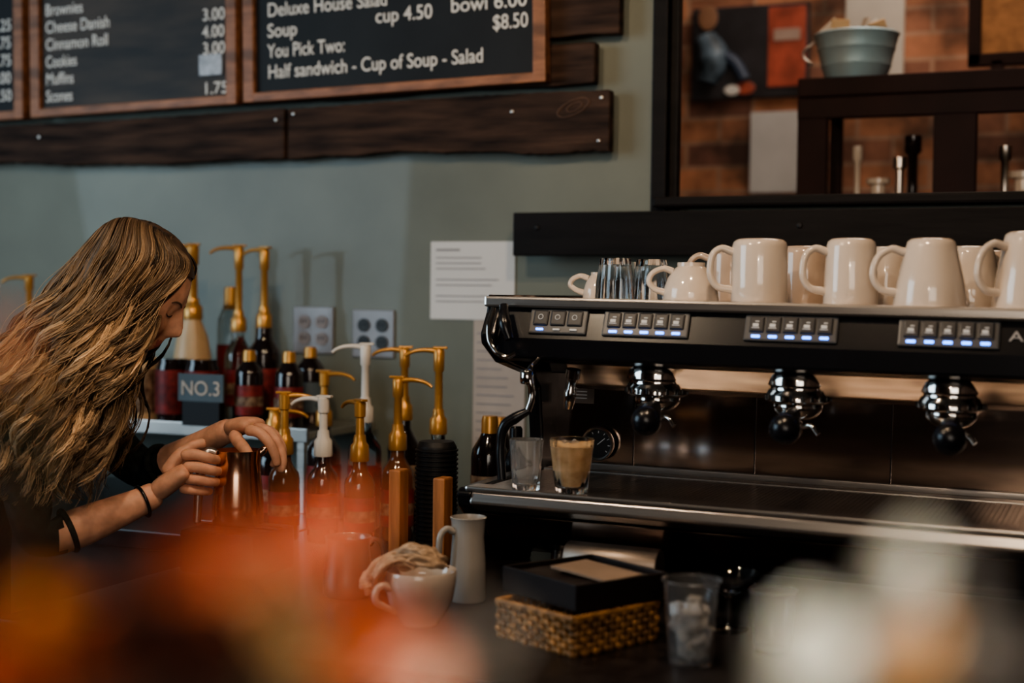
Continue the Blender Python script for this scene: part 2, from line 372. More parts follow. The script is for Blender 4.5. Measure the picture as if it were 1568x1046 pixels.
prism('rear_body',[(2.43,.96),(2.43,1.29),(2.65,1.29),(2.65,.96)],X0+.02,X1-.02,blackmatt_m,MC,.002)
prism('tray_body',[(2.055,1.086),(2.050,1.066),(2.070,1.052),(2.43,1.048),(2.43,1.084)],X0+.018,X1-.018,steel_m,MC,.004)
prism('tray_underbody',[(2.078,1.048),(2.13,.998),(2.20,.975),(2.26,.958),(2.43,.958),(2.43,1.048)],X0+.02,X1-.02,darksteel_m,MC,.003)
box('grate_frame_front',(X1-X0-.02,.044,.008),((X0+X1)/2,2.074,1.089),steel_m,MC,.003)
box('grate_frame_back',(X1-X0-.05,.030,.006),((X0+X1)/2,2.365,1.089),steel_m,MC,.002)
n=128
boxes('grate_bars',[(X0+.03+i*(X1-X0-.07)/n,X0+.03+i*(X1-X0-.07)/n+.0066,2.092,2.355,1.083,1.0895) for i in range(n+1)],steel_m,MC)
lathe('drain_cylinder',[(0,0),(.026,0),(.028,.003),(.028,.15),(.026,.153),(0,.153)],M('drain_steel',(.36,.29,.24),.42,.9,var=.1,scale=20),MC,(-.80,2.100,.985),(0,radians(90),0),32)
for x in(X0+.08,X1-.08):
    for y in(2.30,2.60): lathe('foot',[(0,0),(.024,0),(.024,.01),(.016,.014),(.016,.04),(0,.04)],steel_m,MC,(x,y,.922),n=24)
def fp(z): return 2.138+(z-1.33)*(.022/.056)
tilt=math.atan2(.022,.056)
def pad(xc,w,n):
    e=empty('key_pad'); e.parent=MC; e.location=(xc,fp(1.357)-.001,1.357); e.rotation_euler=(-tilt,0,0)
    box('pad_plate',(w,.006,.042),(0,-.001,0),pad_m,e,.003)
    bw=(w-.012)/n
    for i in range(n):
        x=-w/2+.006+bw*(i+.5)
        box('button',(bw-.003,.006,.026),(x,-.004,.005),btn_m,e,.003)
        if n==5:
            box('icon_cup',(.009,.001,.005),(x-.001,-.0075,.003),icon_m,e,.0)
            box('icon_saucer',(.012,.001,.0012),(x-.001,-.0075,-.0015),icon_m,e,0)
            box('icon_mark',(.006,.001,.0016),(x+.001,-.0075,.009),icon_m,e,0)
            box('led',(.013,.003,.0038),(x,-.005,-.0145),led_m,e,.001)
        else:
            tube('icon_ring',[(x+.004*cos(a),-.0077,.006+.004*sin(a)) for a in [k*pi/4 for k in range(8)]],.0006,icon_m,e,closed=True)
            box('led',(.012,.003,.003),(x,-.005,-.0145),led_m if i==0 else icon_m,e,.0005)
pad(-.843,.100,3); pad(-.695,.142,5); pad(-.465,.142,5); pad(-.235,.142,5)
lo=empty('logo'); lo.parent=MC; lo.location=(-.152,fp(1.355)-.004,1.350); lo.rotation_euler=(-tilt,0,0)
text('APERTO',0,0,.022,logo_m,lo,0,.11)
for gx,dx in((-.695,.035),(-.465,.016),(-.235,.016)):
    g=empty('brew_group'); g.parent=MC; g.location=(gx,2.215,0)
    lathe('group_head',[(0,1.292),(.047,1.292),(.052,1.285),(.052,1.270),(.047,1.266),(.047,1.260),(.051,1.256),(.051,1.245),(.045,1.241),(.030,1.240),(0,1.240)],chrome_m,g,n=48)
    for k in range(20):
        a=2*pi*k/20; box('rib',(.004,.005,.010),(.0505*cos(a),.0505*sin(a),1.2505),black_m,g,.001,(0,0,a))
    lathe('portafilter',[(0,1.242),(.036,1.242),(.038,1.239),(.038,1.231),(.031,1.222),(.02,1.216),(0,1.215)],chrome_m,g,n=40)
    d=Vector((dx,-.165,0))
    p=[(0+d.x*.2,-.033,1.230),(d.x*.5,-.075,1.228),(d.x*.6,-.09,1.2265)]
    tube('handle_neck',p,.007,chrome_m,g)
    tube('handle_grip',[(d.x*.55,-.080,1.2270),(d.x*.8,-.125,1.222),(d.x,-.160,1.216)],.0175,black_m,g,[.75,1.,1.15])
    ball('handle_end',.0235,(d.x,-.163,1.215),black_m,g)
    tube('spout_a',[(.0,0,1.216),(.010,-.012,1.206),(.026,-.022,1.208),(.038,-.026,1.196)],.0042,chrome_m,g)
    tube('spout_b',[(.0,0,1.216),(-.006,.010,1.206),(-.012,.018,1.206),(-.016,.022,1.196)],.0042,chrome_m,g)
tube('steam_lever',[(-.945,2.118,1.378),(-.948,2.105,1.34),(-.938,2.10,1.315),(-.915,2.10,1.300),(-.905,2.112,1.305)],.0045,chrome_m,MC)
tube('steam_lever_grip',[(-.935,2.135,1.382),(-.925,2.118,1.352),(-.915,2.115,1.328)],.009,black_m,MC,[.8,1.2,.8])
lathe('steam_joint',[(0,0),(.010,0),(.012,.004),(.012,.02),(.008,.024),(0,.024)],chrome_m,MC,(-.876,2.10,1.258))
tube('steam_pipe',[(-.874,2.14,1.295),(-.872,2.10,1.275),(-.866,2.098,1.24),(-.872,2.096,1.215)],.0055,chrome_m,MC)
tube('steam_grip',[(-.872,2.096,1.215),(-.892,2.092,1.203),(-.908,2.088,1.190),(-.914,2.086,1.16),(-.910,2.084,1.104)],.0075,black_m,MC,[.8,1.2,1.2,1,1])
lathe('water_tap',[(0,0),(.0065,0),(.009,.012),(.010,.03),(.0075,.034),(.0075,.05),(.012,.052),(.012,.066),(0,.066)],chrome_m,MC,(-.822,2.145,1.218),(radians(8),radians(10),0))
g=empty('pressure_gauge'); g.parent=MC; g.location=(-.862,2.408,1.135); g.rotation_euler=(radians(90),0,0)
lathe('bezel',[(.026,0),(.030,0),(.031,.006),(.029,.012),(.026,.010),(.026,0)],steel_m,g)
lathe('dial',[(0,.004),(.0262,.004)],blackmatt_m,g)
for k in range(9):
    a=radians(-40+k*32); box('tick',(.004,.0008,.0005),(.021*cos(a),.021*sin(a),.0046),icon_m,g,0,(0,0,a))
box('needle',(.018,.001,.0006),(.006,.004,.005),icon_m,g,0,(0,0,.7))
box('warning_label',(.055,.001,.035),(-.905,2.419,1.222),M('label_grey',(.16,.145,.14),.4,var=.1),MC,0)
for i in range(4): box('warning_text',(.035,.001,.0015),(-.908,2.4182,1.232-i*.006),icon_m,MC,0)

# ------------------------------------------------------------------ cups
def handle(e,r_hi,z_hi,r_lo,z_lo,out,ang,mat,th=.0055):
    c,s=cos(ang),sin(ang)
    pts=[(r_hi*c,r_hi*s,z_hi),((r_hi+out*.65)*c,(r_hi+out*.65)*s,z_hi+.004),((max(r_hi,r_lo)+out)*c,(max(r_hi,r_lo)+out)*s,(z_hi*.6+z_lo*.4)),((r_lo+out*.75)*c,(r_lo+out*.75)*s,z_lo+.008),(r_lo*c,r_lo*s,z_lo)]
    tube('handle',pts,th,mat,e,[1.2,1,1,1,1.2])
TOPZ=1.3925
def flip_mug(x,y,r0,r1,h,ang,mat=None,name='coffee_mug'):
    mat=mat or cream_m
    e=empty(name,(x,y,TOPZ-.010*(x+.97)))
    lathe('body',[(0,h-.012),(r1-.008,h-.012),(r0-.005,.002),(r0-.0035,0),(r0-.001,.001),(r0,.004),(r0+(r1-r0)*.35,h*.4),(r1,h-.012),(r1-.002,h-.005),(r1-.007,h-.001),(r1-.012,h),(r1-.014,h-.003),(0,h-.003)],mat,e,n=56)
    rm=lambda z:r0+(r1-r0)*z/h
    handle(e,rm(h*.80)-.002,h*.80,rm(h*.22)-.002,h*.22,.036,ang,mat)
    return e
A=radians(203)   # handles point toward the bar end
flip_mug(-.529,2.225,.0445,.0435,.104,A)
flip_mug(-.388,2.235,.042,.038,.106,radians(205))
flip_mug(-.266,2.215,.055,.037,.106,radians(200))
flip_mug(-.125,2.24,.056,.040,.118,radians(215))
flip_mug(-.485,2.36,.043,.041,.098,radians(100),cream2_m)
flip_mug(-.355,2.37,.043,.040,.098,radians(80))
flip_mug(-.615,2.385,.040,.038,.095,radians(195),cream2_m)
flip_mug(-.222,2.36,.052,.036,.100,radians(60))
flip_mug(-.20,2.50,.052,.036,.098,radians(60),cream2_m)
flip_mug(-.33,2.51,.043,.040,.098,radians(80))
flip_mug(-.02,2.33,.054,.040,.112,radians(200))
def flip_cup(x,y,r,h,ang):
    e=empty('cappuccino_cup',(x,y,TOPZ-.010*(x+.97)))
    lathe('body',[(0,h-.010),(r*.45,h-.010),(r*.93,.02),(r-.004,0),(r,.001),(r+.001,.004),(r*.97,h*.35),(r*.84,h*.62),(r*.58,h*.86),(r*.5,h*.9),(r*.5,h),(r*.44,h),(r*.43,h-.004),(0,h-.004)],cream_m,e,n=56)
    handle(e,r*.66,h*.78,r*.94,h*.25,.026,ang,cream_m,.0048)
flip_cup(-.648,2.25,.045,.066,A)
flip_cup(-.873,2.43,.027,.050,radians(190))
flip_cup(-.80,2.52,.027,.048,radians(190))
def flip_glass(x,y,r,h):
    e=empty('drinking_glass',(x,y,TOPZ-.010*(x+.97)))
    lathe('body',[(0,h-.012),(r*.72,h-.012),(r-.003,.002),(r-.002,0),(r,.001),(r*.95,h*.45),(r*.80,h-.006),(r*.76,h),(0,h)],glass_m,e,n=72,flute=.035,fn=9)
flip_glass(-.785,2.27,.033,.072); flip_glass(-.742,2.335,.033,.072); flip_glass(-.80,2.37,.030,.068)

def tumbler(x,y,z,rt,rb,h,liquid=None,name='rocks_glass',gm=None):
    e=empty(name,(x,y,z))
    lathe('body',[(0,0),(rb-.002,0),(rb,.002),(rb+.0005,.014),(rb+(rt-rb)*.4,h*.45),(rt,h-.001),(rt-.001,h),(rt-.0022,h-.001),(rb+(rt-rb)*.4-.0026,h*.45),(rb-.003,.014),(rb-.008,.010),(0,.010)],gm or glass_m,e,n=72,flute=.018,fn=10)
    if liquid:
        lathe('iced_coffee',[(0,.0125),(rb-.006,.0125),(rb+(rt-rb)*.4-.0024,h*.45),(rt-.0026,h*.86),(0,h*.86)],liquid,e,n=72,flute=.018,fn=10)
        for k in range(3): 
            box('ice_cube',(.016,.016,.014),(random.uniform(-.012,.012),random.uniform(-.012,.012),h*.86),ice_m,e,.003,(random.random(),random.random(),random.random()))
    return e
tz=1.0905
tumbler(-.862,2.075,tz-.001,.0275,.022,.082,gm=milkglass_m)
tumbler(-.787,2.080,tz-.002,.0355,.026,.087,coffee_m,'iced_coffee_glass')

# ------------------------------------------------------------------ bottles with pumps
def pump(e,z,mat,ang,h=.14,spout=.065,base=.017):
    lathe('pump_collar',[(0,z),(base,z),(base+.001,z+.004),(base,z+.03),(base*.72,z+.036),(base*.62,z+.05),(0,z+.05)],mat,e,n=28,flute=.03,fn=18)
    lathe('pump_stem',[(0,z+.045),(base*.5,z+.045),(base*.45,z+h*.72),(base*.62,z+h*.74),(base*.66,z+h*.97),(base*.4,z+h),(0,z+h)],mat,e,n=24)
    c,s=cos(ang),sin(ang)
    tube('pump_spout',[(0,0,z+h-.006),(spout*.5*c,spout*.5*s,z+h-.004),(spout*.9*c,spout*.9*s,z+h-.010),(spout*1.05*c,spout*1.05*s,z+h-.017)],.0040,mat,e,[1.6,1.1,.9,.75])
    box('pump_thumb_pad',(.03,.014,.005),(-.002*c,-.002*s,z+h+.001),mat,e,.002,(0,0,ang))
def bottle(x,y,z,r,hb,body,pm=None,ptop=None,ang=A,label=None,neck=.014,cap=None,name='syrup_pump_bottle',lab2=None):
    e=empty(name,(x,y,z)); sh=hb*.70
    lathe('bottle',[(0,0),(r-.003,0),(r,.004),(r,sh),(r*.93,sh+hb*.06),(r*.6,sh+hb*.14),(neck,sh+hb*.2),(neck*.95,hb),(0,hb)],body,e,n=40)
    if label:
        lathe('label',[(r+.0007,hb*.16),(r+.0009,hb*.17),(r+.0009,hb*.55),(r+.0007,hb*.56)],label,e,n=40)
        if lab2: lathe('label_band',[(r+.0012,hb*.28),(r+.0013,hb*.40),(r+.0012,hb*.41)],lab2,e,n=40)
    if pm: pump(e,hb-.005,pm,ang,ptop-z-hb+.004)
    if cap: lathe('foil_cap',[(0,hb-.05),(neck+.002,hb-.05),(neck+.002,hb-.004),(neck,hb+.004),(0,hb+.004)],cap,e,n=28)
    return e
C=.92
bottle(-1.484,2.35,C,.030,.17,amber_m,gold_m,1.205,radians(20),red_m,lab2=cream_lab_m)
bottle(-1.403,2.36,C,.030,.17,darkbot_m,white_m,1.200,A-.3,red_m,lab2=cream_lab_m)
bottle(-1.323,2.36,C,.029,.165,amber_m,gold_m,1.196,radians(150),red_m,lab2=cream_lab_m)
bottle(-1.418,2.55,C,.034,.22,glass_m,white_m,1.295,A,red_m)
bottle(-1.287,2.445,C,.032,.18,amber_m,gold_m,1.237,radians(10),red_m,lab2=cream_lab_m)
bottle(-1.372,2.635,C,.034,.22,darkbot_m,gold_m,1.287,A,cream_lab_m)
bottle(-1.246,2.54,C,.038,.205,glass_m,gold_m,1.292,A,cream_lab_m,lab2=red_m)
bottle(-1.556,2.62,C,.036,.20,darkbot_m,gold_m,1.232,radians(10),red_m)
bottle(-1.590,2.48,C,.036,.19,darkbot_m,gold_m,1.16,radians(30),red_m,lab2=cream_lab_m)
bottle(-1.098,2.46,C,.035,.245,darkbot_m,None,None,cap=gold_m,name='syrup_bottle',label=cream_lab_m)
bottle(-1.165,2.66,C,.035,.225,darkbot_m,None,None,cap=gold_m,name='syrup_bottle',label=red_m)
R=1.10
bottle(-1.895,2.80,R,.032,.21,glass_m,gold_m,1.505,A,red_m,lab2=cream_lab_m)
bottle(-1.812,2.78,R,.036,.22,darkbot_m,gold_m,1.500,radians(170),red_m,neck=.018)
bottle(-1.965,2.87,R,.032,.305,glass_m,cap=gold_m,name='syrup_bottle',label=red_m)
bottle(-1.775,2.665,R,.031,.165,darkbot_m,cap=gold_m,name='sauce_bottle',label=red_m,neck=.013,lab2=cream_lab_m)
bottle(-1.672,2.665,R,.031,.165,darkbot_m,cap=gold_m,name='sauce_bottle',label=red_m,neck=.013,lab2=cream_lab_m)
bottle(-1.70,2.80,R,.033,.17,darkbot_m,cap=gold_m,name='sauce_bottle',label=blue_lab_m,neck=.013)
bottle(-2.50,2.78,R,.034,.20,darkbot_m,gold_m,1.432,A,red_m)
bottle(-2.60,2.76,R,.034,.18,white_m,white_m,1.405,A,cream_lab_m)
j=empty('sauce_jug',(-2.010,2.78,R))
lathe('jug_body',[(0,0),(.05,0),(.053,.005),(.053,.10),(.045,.135),(.036,.19),(.022,.225),(.019,.24),(0,.24)],jug_m,j,n=40)
pump(j,.232,gold_m,A,.175,.07,.022)
for i,(x,m) in enumerate([(-2.07,cream_lab_m),(-1.985,red_m),(-1.905,red_m)]):
    t=empty('sauce_tin',(x,2.67,R))
    lathe('tin',[(0,0),(.037,0),(.038,.004),(.038,.125),(.034,.135),(.034,.145),(0,.145)],[jug_m,darkbot_m,darkbot_m][i],t,n=36)
    lathe('label',[(.0385,.02),(.0387,.03),(.0387,.115),(.0385,.12)],m,t,n=36)
sg=empty('number_sign',(-1.875,2.612,R+.0),(0,0,0))
box('sign_plate',(.12,.006,.062),(0.01,0,.085),blue_lab_m,sg,.002)
box('sign_foot',(.10,.02,.055),(0.01,.008,.028),blackmatt_m,sg,.002)
text('NO.3',-.042,.069,.045,cream_m,sg,-.004,.10)

# ------------------------------------------------------------------ lid organizer
og=empty('cup_lid_organizer',(-1.09,2.16,C))
box('slab_left',(.022,.034,.178),(-.044,0,.089),woodslab_m,og,.003)
box('slab_right',(.022,.034,.172),(.050,-.02,.086),woodslab_m,og,.003)
box('base',(.12,.08,.012),(0,-.005,.006),woodslab_m,og,.002)
ls=empty('black_lid_stack',(-1.104,2.245,C)); pr=[(0,0)]
for i in range(26):
    z=.0+i*.0081; pr+=[(.036,z),(.038,z+.001),(.038,z+.0035),(.0355,z+.0045),(.0355,z+.0078)]
pr+=[(.034,.213),(.030,.22),(0,.22)]
lathe('lids',pr,blackmatt_m,ls,n=40)
tk=empty('black_thermos',(-1.01,2.38,C))
lathe('body',[(0,0),(.028,0),(.03,.004),(.03,.16),(.022,.185),(.012,.2),(.012,.235),(.009,.24),(0,.24)],black_m,tk,n=32)
tube('thermos_handle',[(.0,-.03,.05),(.0,-.05,.09),(.0,-.03,.14)],.005,black_m,tk)

# ------------------------------------------------------------------ counter-top cups etc
pt=empty('white_pitcher',(-.932,2.01,C))
lathe('body',[(0,0),(.027,0),(.030,.004),(.028,.06),(.025,.10),(.027,.126),(.029,.131),(.027,.132),(.023,.10),(.026,.06),(.026,.006),(0,.006)],M('shaded_white_glaze',(.34,.31,.28),.2,var=.05),pt,n=40)  # white pitcher; its shadow is put into the grey glaze colour
handle(pt,.025,.11,.028,.04,.022,radians(230),bpy.data.materials['shaded_white_glaze'],.005)
CX,CY=-.926,1.835
cc=empty('cappuccino_cup',(CX,CY,C))
lathe('body',[(0,0),(.026,0),(.028,.002),(.028,.006),(.036,.014),(.047,.035),(.0515,.060),(.0525,.078),(.0515,.080),(.0495,.078),(.0485,.06),(.044,.036),(.034,.016),(0,.012)],cream_m,cc,n=56)
handle(cc,.049,.058,.040,.024,.024,radians(235),cream_m,.0052)
# crumpled rag bunched in the cup and draped over the left rim (long rolled folds)
def rag():
    v=[];f=[]
    def cr3(P,t):
        n=len(P)-1; i=min(int(t*n),n-1); ff=t*n-i
        a=P[max(i-1,0)];b_=P[i];c=P[i+1];d=P[min(i+2,n)]
        return [.5*((2*b_[k])+(-a[k]+c[k])*ff+(2*a[k]-5*b_[k]+4*c[k]-d[k])*ff*ff+(-a[k]+3*b_[k]-3*c[k]+d[k])*ff**3) for k in range(3)]
    def fold(pts,r0,wv):
        b0=len(v); n=34; kk=20
        for i in range(n):
            t=i/(n-1); p=Vector(cr3(pts,t)); q=Vector(cr3(pts,min(1,t+.02)))-Vector(cr3(pts,max(0,t-.02)))
            qq=q.to_track_quat('Z','Y'); r=r0*(.35+.65*sin(pi*min(1,max(0,t*.9+.05)))**.5)
            for k in range(kk):
                a=2*pi*k/kk; rr=r*(1+.30*sin(3*a+wv+5*t)+.20*sin(5*a-9*t+wv)+.12*sin(7*a+17*t))
                v.append(tuple(p+qq@Vector((rr*cos(a),rr*.62*sin(a),0))))
        for i in range(n-1):
            for k in range(kk):
                a=b0+i*kk+k;b=b0+i*kk+(k+1)%kk; f.append((a,b,b+kk,a+kk))
        f.append(tuple(range(b0+kk-1,b0-1,-1))); f.append(tuple(range(b0+(n-1)*kk,b0+n*kk)))
    fold([(-.030,-.02,.086),(-.005,-.022,.096),(.018,-.018,.093),(.034,.0,.085)],.012,0)
    fold([(-.028,.012,.088),(-.004,.002,.105),(.020,.008,.098),(.030,.02,.087)],.013,1.5)
    fold([(.026,-.012,.088),(.012,-.008,.104),(-.010,-.016,.100),(-.034,-.010,.096),(-.056,-.014,.088),(-.066,-.016,.070)],.011,3)
    fold([(.010,.018,.094),(-.012,.008,.108),(-.036,.012,.098),(-.062,.0,.088),(-.075,-.004,.064),(-.071,-.010,.044)],.011,2)
    fold([(-.006,-.028,.088),(-.030,-.024,.096),(-.052,-.030,.086),(-.064,-.026,.060)],.009,4)
    fold([(-.040,.020,.090),(-.020,-.004,.108),(.004,-.018,.106),(.022,-.004,.100)],.008,5)
    fold([(-.056,.010,.080),(-.076,.012,.068),(-.080,.000,.056),(-.070,-.012,.056)],.009,6)
    return v,f
rv,rf=rag()
cl=mesh('bar_rag',rv,rf,cloth_m,None,True,(CX,CY,C),(0,0,radians(23)))
mp=empty('milk_pitcher',(-1.118,1.96,C))
lathe('body',[(0,0),(.037,0),(.040,.004),(.040,.03),(.034,.075),(.036,.092),(.037,.094),(.035,.092),(.033,.075),(.038,.03),(.037,.006),(0,.006)],tank_m,mp,n=40)
handle(mp,.034,.08,.039,.025,.026,radians(60),tank_m,.004)
# basket: x axis toward right-back, y axis toward left-back
bs=empty('wicker_basket',(-.655,1.748,C),(0,0,radians(65)))
L,W,H=.155,.165,.052
def weave(x0,y0,x1,y1,nc,nr,bm):
    d=Vector((x1-x0,y1-y0,0)); ln=d.length; a=math.atan2(d.y,d.x); nrm=Vector((d.y,-d.x,0)).normalized()
    for r_ in range(nr):
        for c_ in range(nc):
            t=(c_+.5)/nc; off=.0016 if (r_+c_)%2 else -.0012
            r=bmesh.ops.create_uvsphere(bm,u_segments=8,v_segments=6,radius=1)
            mt=Matrix.Translation(Vector((x0,y0,H*(r_+.5)/nr))+d*t+nrm*off)@Matrix.Rotation(a,4,'Z')@Matrix.Rotation(.5 if (r_+c_)%2 else -.5,4,'Y')@Matrix.Diagonal((ln/nc*.62,.0032,H/nr*.52,1))
            bmesh.ops.transform(bm,matrix=mt,verts=r['verts'])
bm=bmesh.new()
weave(0,0,W,0,15,6,bm); weave(W,0,W,L,14,6,bm); weave(W,L,0,L,15,6,bm); weave(0,L,0,0,14,6,bm)
me=bpy.data.meshes.new('weave'); bm.to_mesh(me); bm.free(); fin(bpy.data.objects.new('weave',me),bs,wicker_m)
box('basket_floor',(W-.004,L-.004,.004),(W/2,L/2,.003),wicker_m,bs,.001)
for (a,b) in [((0,0,H),(W,0,H)),((W,0,H),(W,L,H)),((W,L,H),(0,L,H)),((0,L,H),(0,0,H))]:
    tube('rim',[a,b],.0042,wicker_m,bs,smooth=False)
bx=empty('presentation_box',(-.655,1.748,C+H+.004),(0,0,radians(60)))
L=.175
box('box_bottom',(W-.01,L-.012,.004),(W/2+.012,L/2+.006,.0025),box_m,bx,.001)
for (sx,sy,cx,cy) in [(W-.008,.005,W/2+.012,.012),(W-.008,.005,W/2+.012,L),(.005,L-.01,.014,L/2+.006),(.005,L-.01,W+.01,L/2+.006)]:
    box('box_side',(sx,sy,.036),(cx,cy,.02),box_m,bx,.001)
box('kraft_card',(.075,.105,.003),(W/2+.02,L/2-.01,.037),kraft_m,bx,.0005,(.06,0,.15))
box('inner_pad',(W-.02,L-.02,.028),(W/2+.012,L/2+.006,.018),box_m,bx,.002)
def icecup(x,y,rt,rb,h,ice):
    e=empty('plastic_cup',(x,y,C))
    lathe('shell',[(0,0),(rb,0),(rb+.0005,.003),(rt-.001,h-.004),(rt+.0015,h-.002),(rt+.001,h),(rt-.0012,h-.002),(rb-.001,.005),(0,.004)],thin_m,e,n=48)
    if ice:
        bm=bmesh.new(); rnd=random.Random(3)
        for k in range(20):
            bm2=bmesh.new(); bmesh.ops.create_cube(bm2,size=rnd.uniform(.016,.021)); bmesh.ops.bevel(bm2,geom=bm2.edges[:],offset=.0018,segments=1,affect='EDGES')
            z=.014+.066*(k/20); rr=(rb+(rt-rb)*z/h-.013)*math.sqrt(rnd.random()); a=k*2.4
            bmesh.ops.transform(bm2,matrix=Matrix.Translation((rr*cos(a),rr*sin(a),z))@Matrix.Rotation(rnd.random()*6,4,Vector((rnd.random(),rnd.random(),rnd.random()))),verts=bm2.verts)
            tm=bpy.data.meshes.new('t'); bm2.to_mesh(tm); bm2.free(); bm.from_mesh(tm); bpy.data.meshes.remove(tm)
        me=bpy.data.meshes.new('ice_cubes'); bm.to_mesh(me); bm.free(); fin(bpy.data.objects.new('ice_cubes',me),e,ice_m,False)
icecup(-.508,1.79,.038,.028,.112,True)
icecup(-.425,1.90,.032,.024,.085,False)
gb=empty('glass_coupe',(-.512,2.0,C))
lathe('coupe',[(0,0),(.03,0),(.03,.002),(.005,.006),(.004,.045),(.012,.052),(.036,.066),(.046,.084),(.0445,.084),(.034,.068),(.0,.054)],glass_m,gb,n=48)

# ------------------------------------------------------------------ woman
WO=empty('woman',(-1.554,2.0,0),(0,0,radians(23.2)))
def skinmesh(name,verts,edges,root,mats,assign,sub=2,parent=WO):
    me=bpy.data.meshes.new(name); me.from_pydata([v[0] for v in verts],edges,[]); me.update()
    o=bpy.data.objects.new(name,me); COL.objects.link(o)
    md=o.modifiers.new('skin','SKIN'); md.use_smooth_shade=True
    if not me.skin_vertices: 
        bpy.context.view_layer.objects.active=o; bpy.ops.mesh.customdata_skin_add()
    for i,v in enumerate(verts):
        r=v[1]; r=r if isinstance(r,tuple) else (r,r)
        me.skin_vertices[0].data[i].radius=r; me.skin_vertices[0].data[i].use_root=(i in root)
    s=o.modifiers.new('sub','SUBSURF'); s.levels=sub; s.render_levels=sub
    dg=bpy.context.evaluated_depsgraph_get(); dg.update()
    nm=bpy.data.meshes.new_from_object(o.evaluated_get(dg)); o.modifiers.clear(); o.data=nm
    nm.materials.clear()
    for m_ in mats: nm.materials.append(m_)
    for p in nm.polygons:
        p.use_smooth=True; p.material_index=assign(p.center) if assign else 0
    o.parent=parent
    return o
BV=[((-.34,0,.93),(.13,.12)),((-.325,0,1.03),(.115,.105)),((-.27,0,1.13),(.115,.105)),((-.195,0,1.205),(.10,.075)),((-.125,0,1.27),.052),((-.055,0,1.335),.046),
 ((-.180,-.08,1.195),.052),((-.165,-.120,1.17),.046),((-.150,-.142,1.08),.042),((-.13,-.148,.985),.039),((-.055,-.110,1.012),.036),((.028,-.062,1.047),.0245),((.05,-.055,1.062),(.026,.026)),
 ((-.165,.10,1.21),.060),((-.15,.150,1.185),.054),((-.10,.185,1.11),.046),((-.04,.19,1.055),.042),((.05,.13,1.10),.034),((.128,.075,1.148),.0225),((.15,.062,1.157),.025),
 ((-.345,-.09,.86),.095),((-.32,-.10,.50),.062),((-.345,-.10,.10),.042),((-.23,-.11,.045),.035),
 ((-.345,.09,.86),.095),((-.32,.10,.50),.062),((-.345,.10,.10),.042),((-.23,.11,.045),.035)]
BE=[(0,1),(1,2),(2,3),(3,4),(4,5),(3,6),(6,7),(7,8),(8,9),(9,10),(10,11),(11,12),(3,13),(13,14),(14,15),(15,16),(16,17),(17,18),(18,19),(0,20),(20,21),(21,22),(22,23),(0,24),(24,25),(25,26),(26,27)]
def asg(c):
    if c.z<.09: return 3
    if c.z<.92 and c.x<-.2: return 2
    if c.y<0 and c.x>-.085 and c.z<1.15: return 1
    if c.y>0.02 and c.x>.0 and c.z<1.25: return 1
    if c.x>-.105 and abs(c.y)<.07 and c.z>1.27: return 1
    return 0
skinmesh('body',BV,BE,(0,),[sweater_m,skin_m,pants_m,shoe_m],asg)
def ring(name,c,d,r,th,mat):
    d=Vector(d).normalized(); q=d.to_track_quat('Z','Y')
    pts=[Vector(c)+q@Vector((r*cos(a),r*sin(a),0)) for a in [k*pi/6 for k in range(12)]]
    tube(name,pts,th,mat,WO,closed=True)
ring('cuff_near',(-.085,-.124,1.003),(.083,.05,.035),.034,.005,sweater_m)
ring('cuff_far',(.0,.160,1.077),(.09,-.06,.045),.036,.006,sweater_m)
ring('hair_tie_bracelet',(.022,-.066,1.044),(.083,.053,.035),.0262,.003,black_m)
def hand(name,palm,fingers,thumb):
    skinmesh(name+'_palm',palm,[(i,i+1) for i in range(len(palm)-1)],(0,),[skin_m],None)
    for k,fg in enumerate(fingers):
        skinmesh(name+'_finger',fg,[(i,i+1) for i in range(len(fg)-1)],(0,),[skin_m],None)
    skinmesh(name+'_thumb',thumb,[(i,i+1) for i in range(len(thumb)-1)],(0,),[skin_m],None)
hand('right_hand',
 [((.035,-.06,1.052),(.023,.021)),((.06,-.058,1.072),(.033,.020)),((.088,-.056,1.092),(.038,.018)),((.100,-.055,1.100),(.034,.014))],
 [[((.085,-.060,1.122),.0105),((.110,-.068,1.125),.0105),((.135,-.062,1.117),.0095),((.142,-.040,1.112),.0085),((.130,-.026,1.110),.0075)],
  [((.090,-.062,1.103),.0105),((.115,-.072,1.104),.0105),((.139,-.064,1.097),.0095),((.145,-.041,1.093),.0085),((.132,-.027,1.091),.0075)],
  [((.090,-.060,1.083),.010),((.113,-.070,1.083),.010),((.136,-.062,1.078),.009),((.142,-.041,1.075),.008),((.130,-.028,1.073),.007)],
  [((.082,-.056,1.066),.009),((.104,-.064,1.064),.009),((.124,-.058,1.061),.008),((.130,-.042,1.059),.007),((.122,-.030,1.058),.0065)]],
 [((.055,-.052,1.085),.014),((.075,-.040,1.118),.0125),((.098,-.030,1.136),.0105),((.120,-.024,1.140),.009)])
hand('left_hand',
 [((.138,.070,1.152),(.022,.020)),((.160,.056,1.162),(.032,.018)),((.185,.042,1.166),(.037,.016)),((.198,.036,1.164),(.034,.013))],
 [[((.180,.006,1.160),.0105),((.206,-.004,1.158),.0105),((.226,-.008,1.138),.0095),((.236,-.008,1.115),.0085),((.238,-.006,1.098),.0075)],
  [((.188,.026,1.163),.0105),((.218,.016,1.158),.0105),((.240,.010,1.132),.0095),((.246,.008,1.105),.0085),((.242,.006,1.085),.0075)],
  [((.192,.046,1.162),.010),((.222,.040,1.154),.010),((.240,.034,1.128),.009),((.242,.030,1.102),.008),((.236,.026,1.084),.007)],
  [((.188,.064,1.156),.009),((.212,.062,1.146),.009),((.226,.056,1.124),.008),((.226,.050,1.104),.007),((.220,.046,1.090),.0065)]],
 [((.155,.035,1.150),.013),((.166,.012,1.140),.012),((.186,-.018,1.128),.0105),((.200,-.034,1.108),.009)])
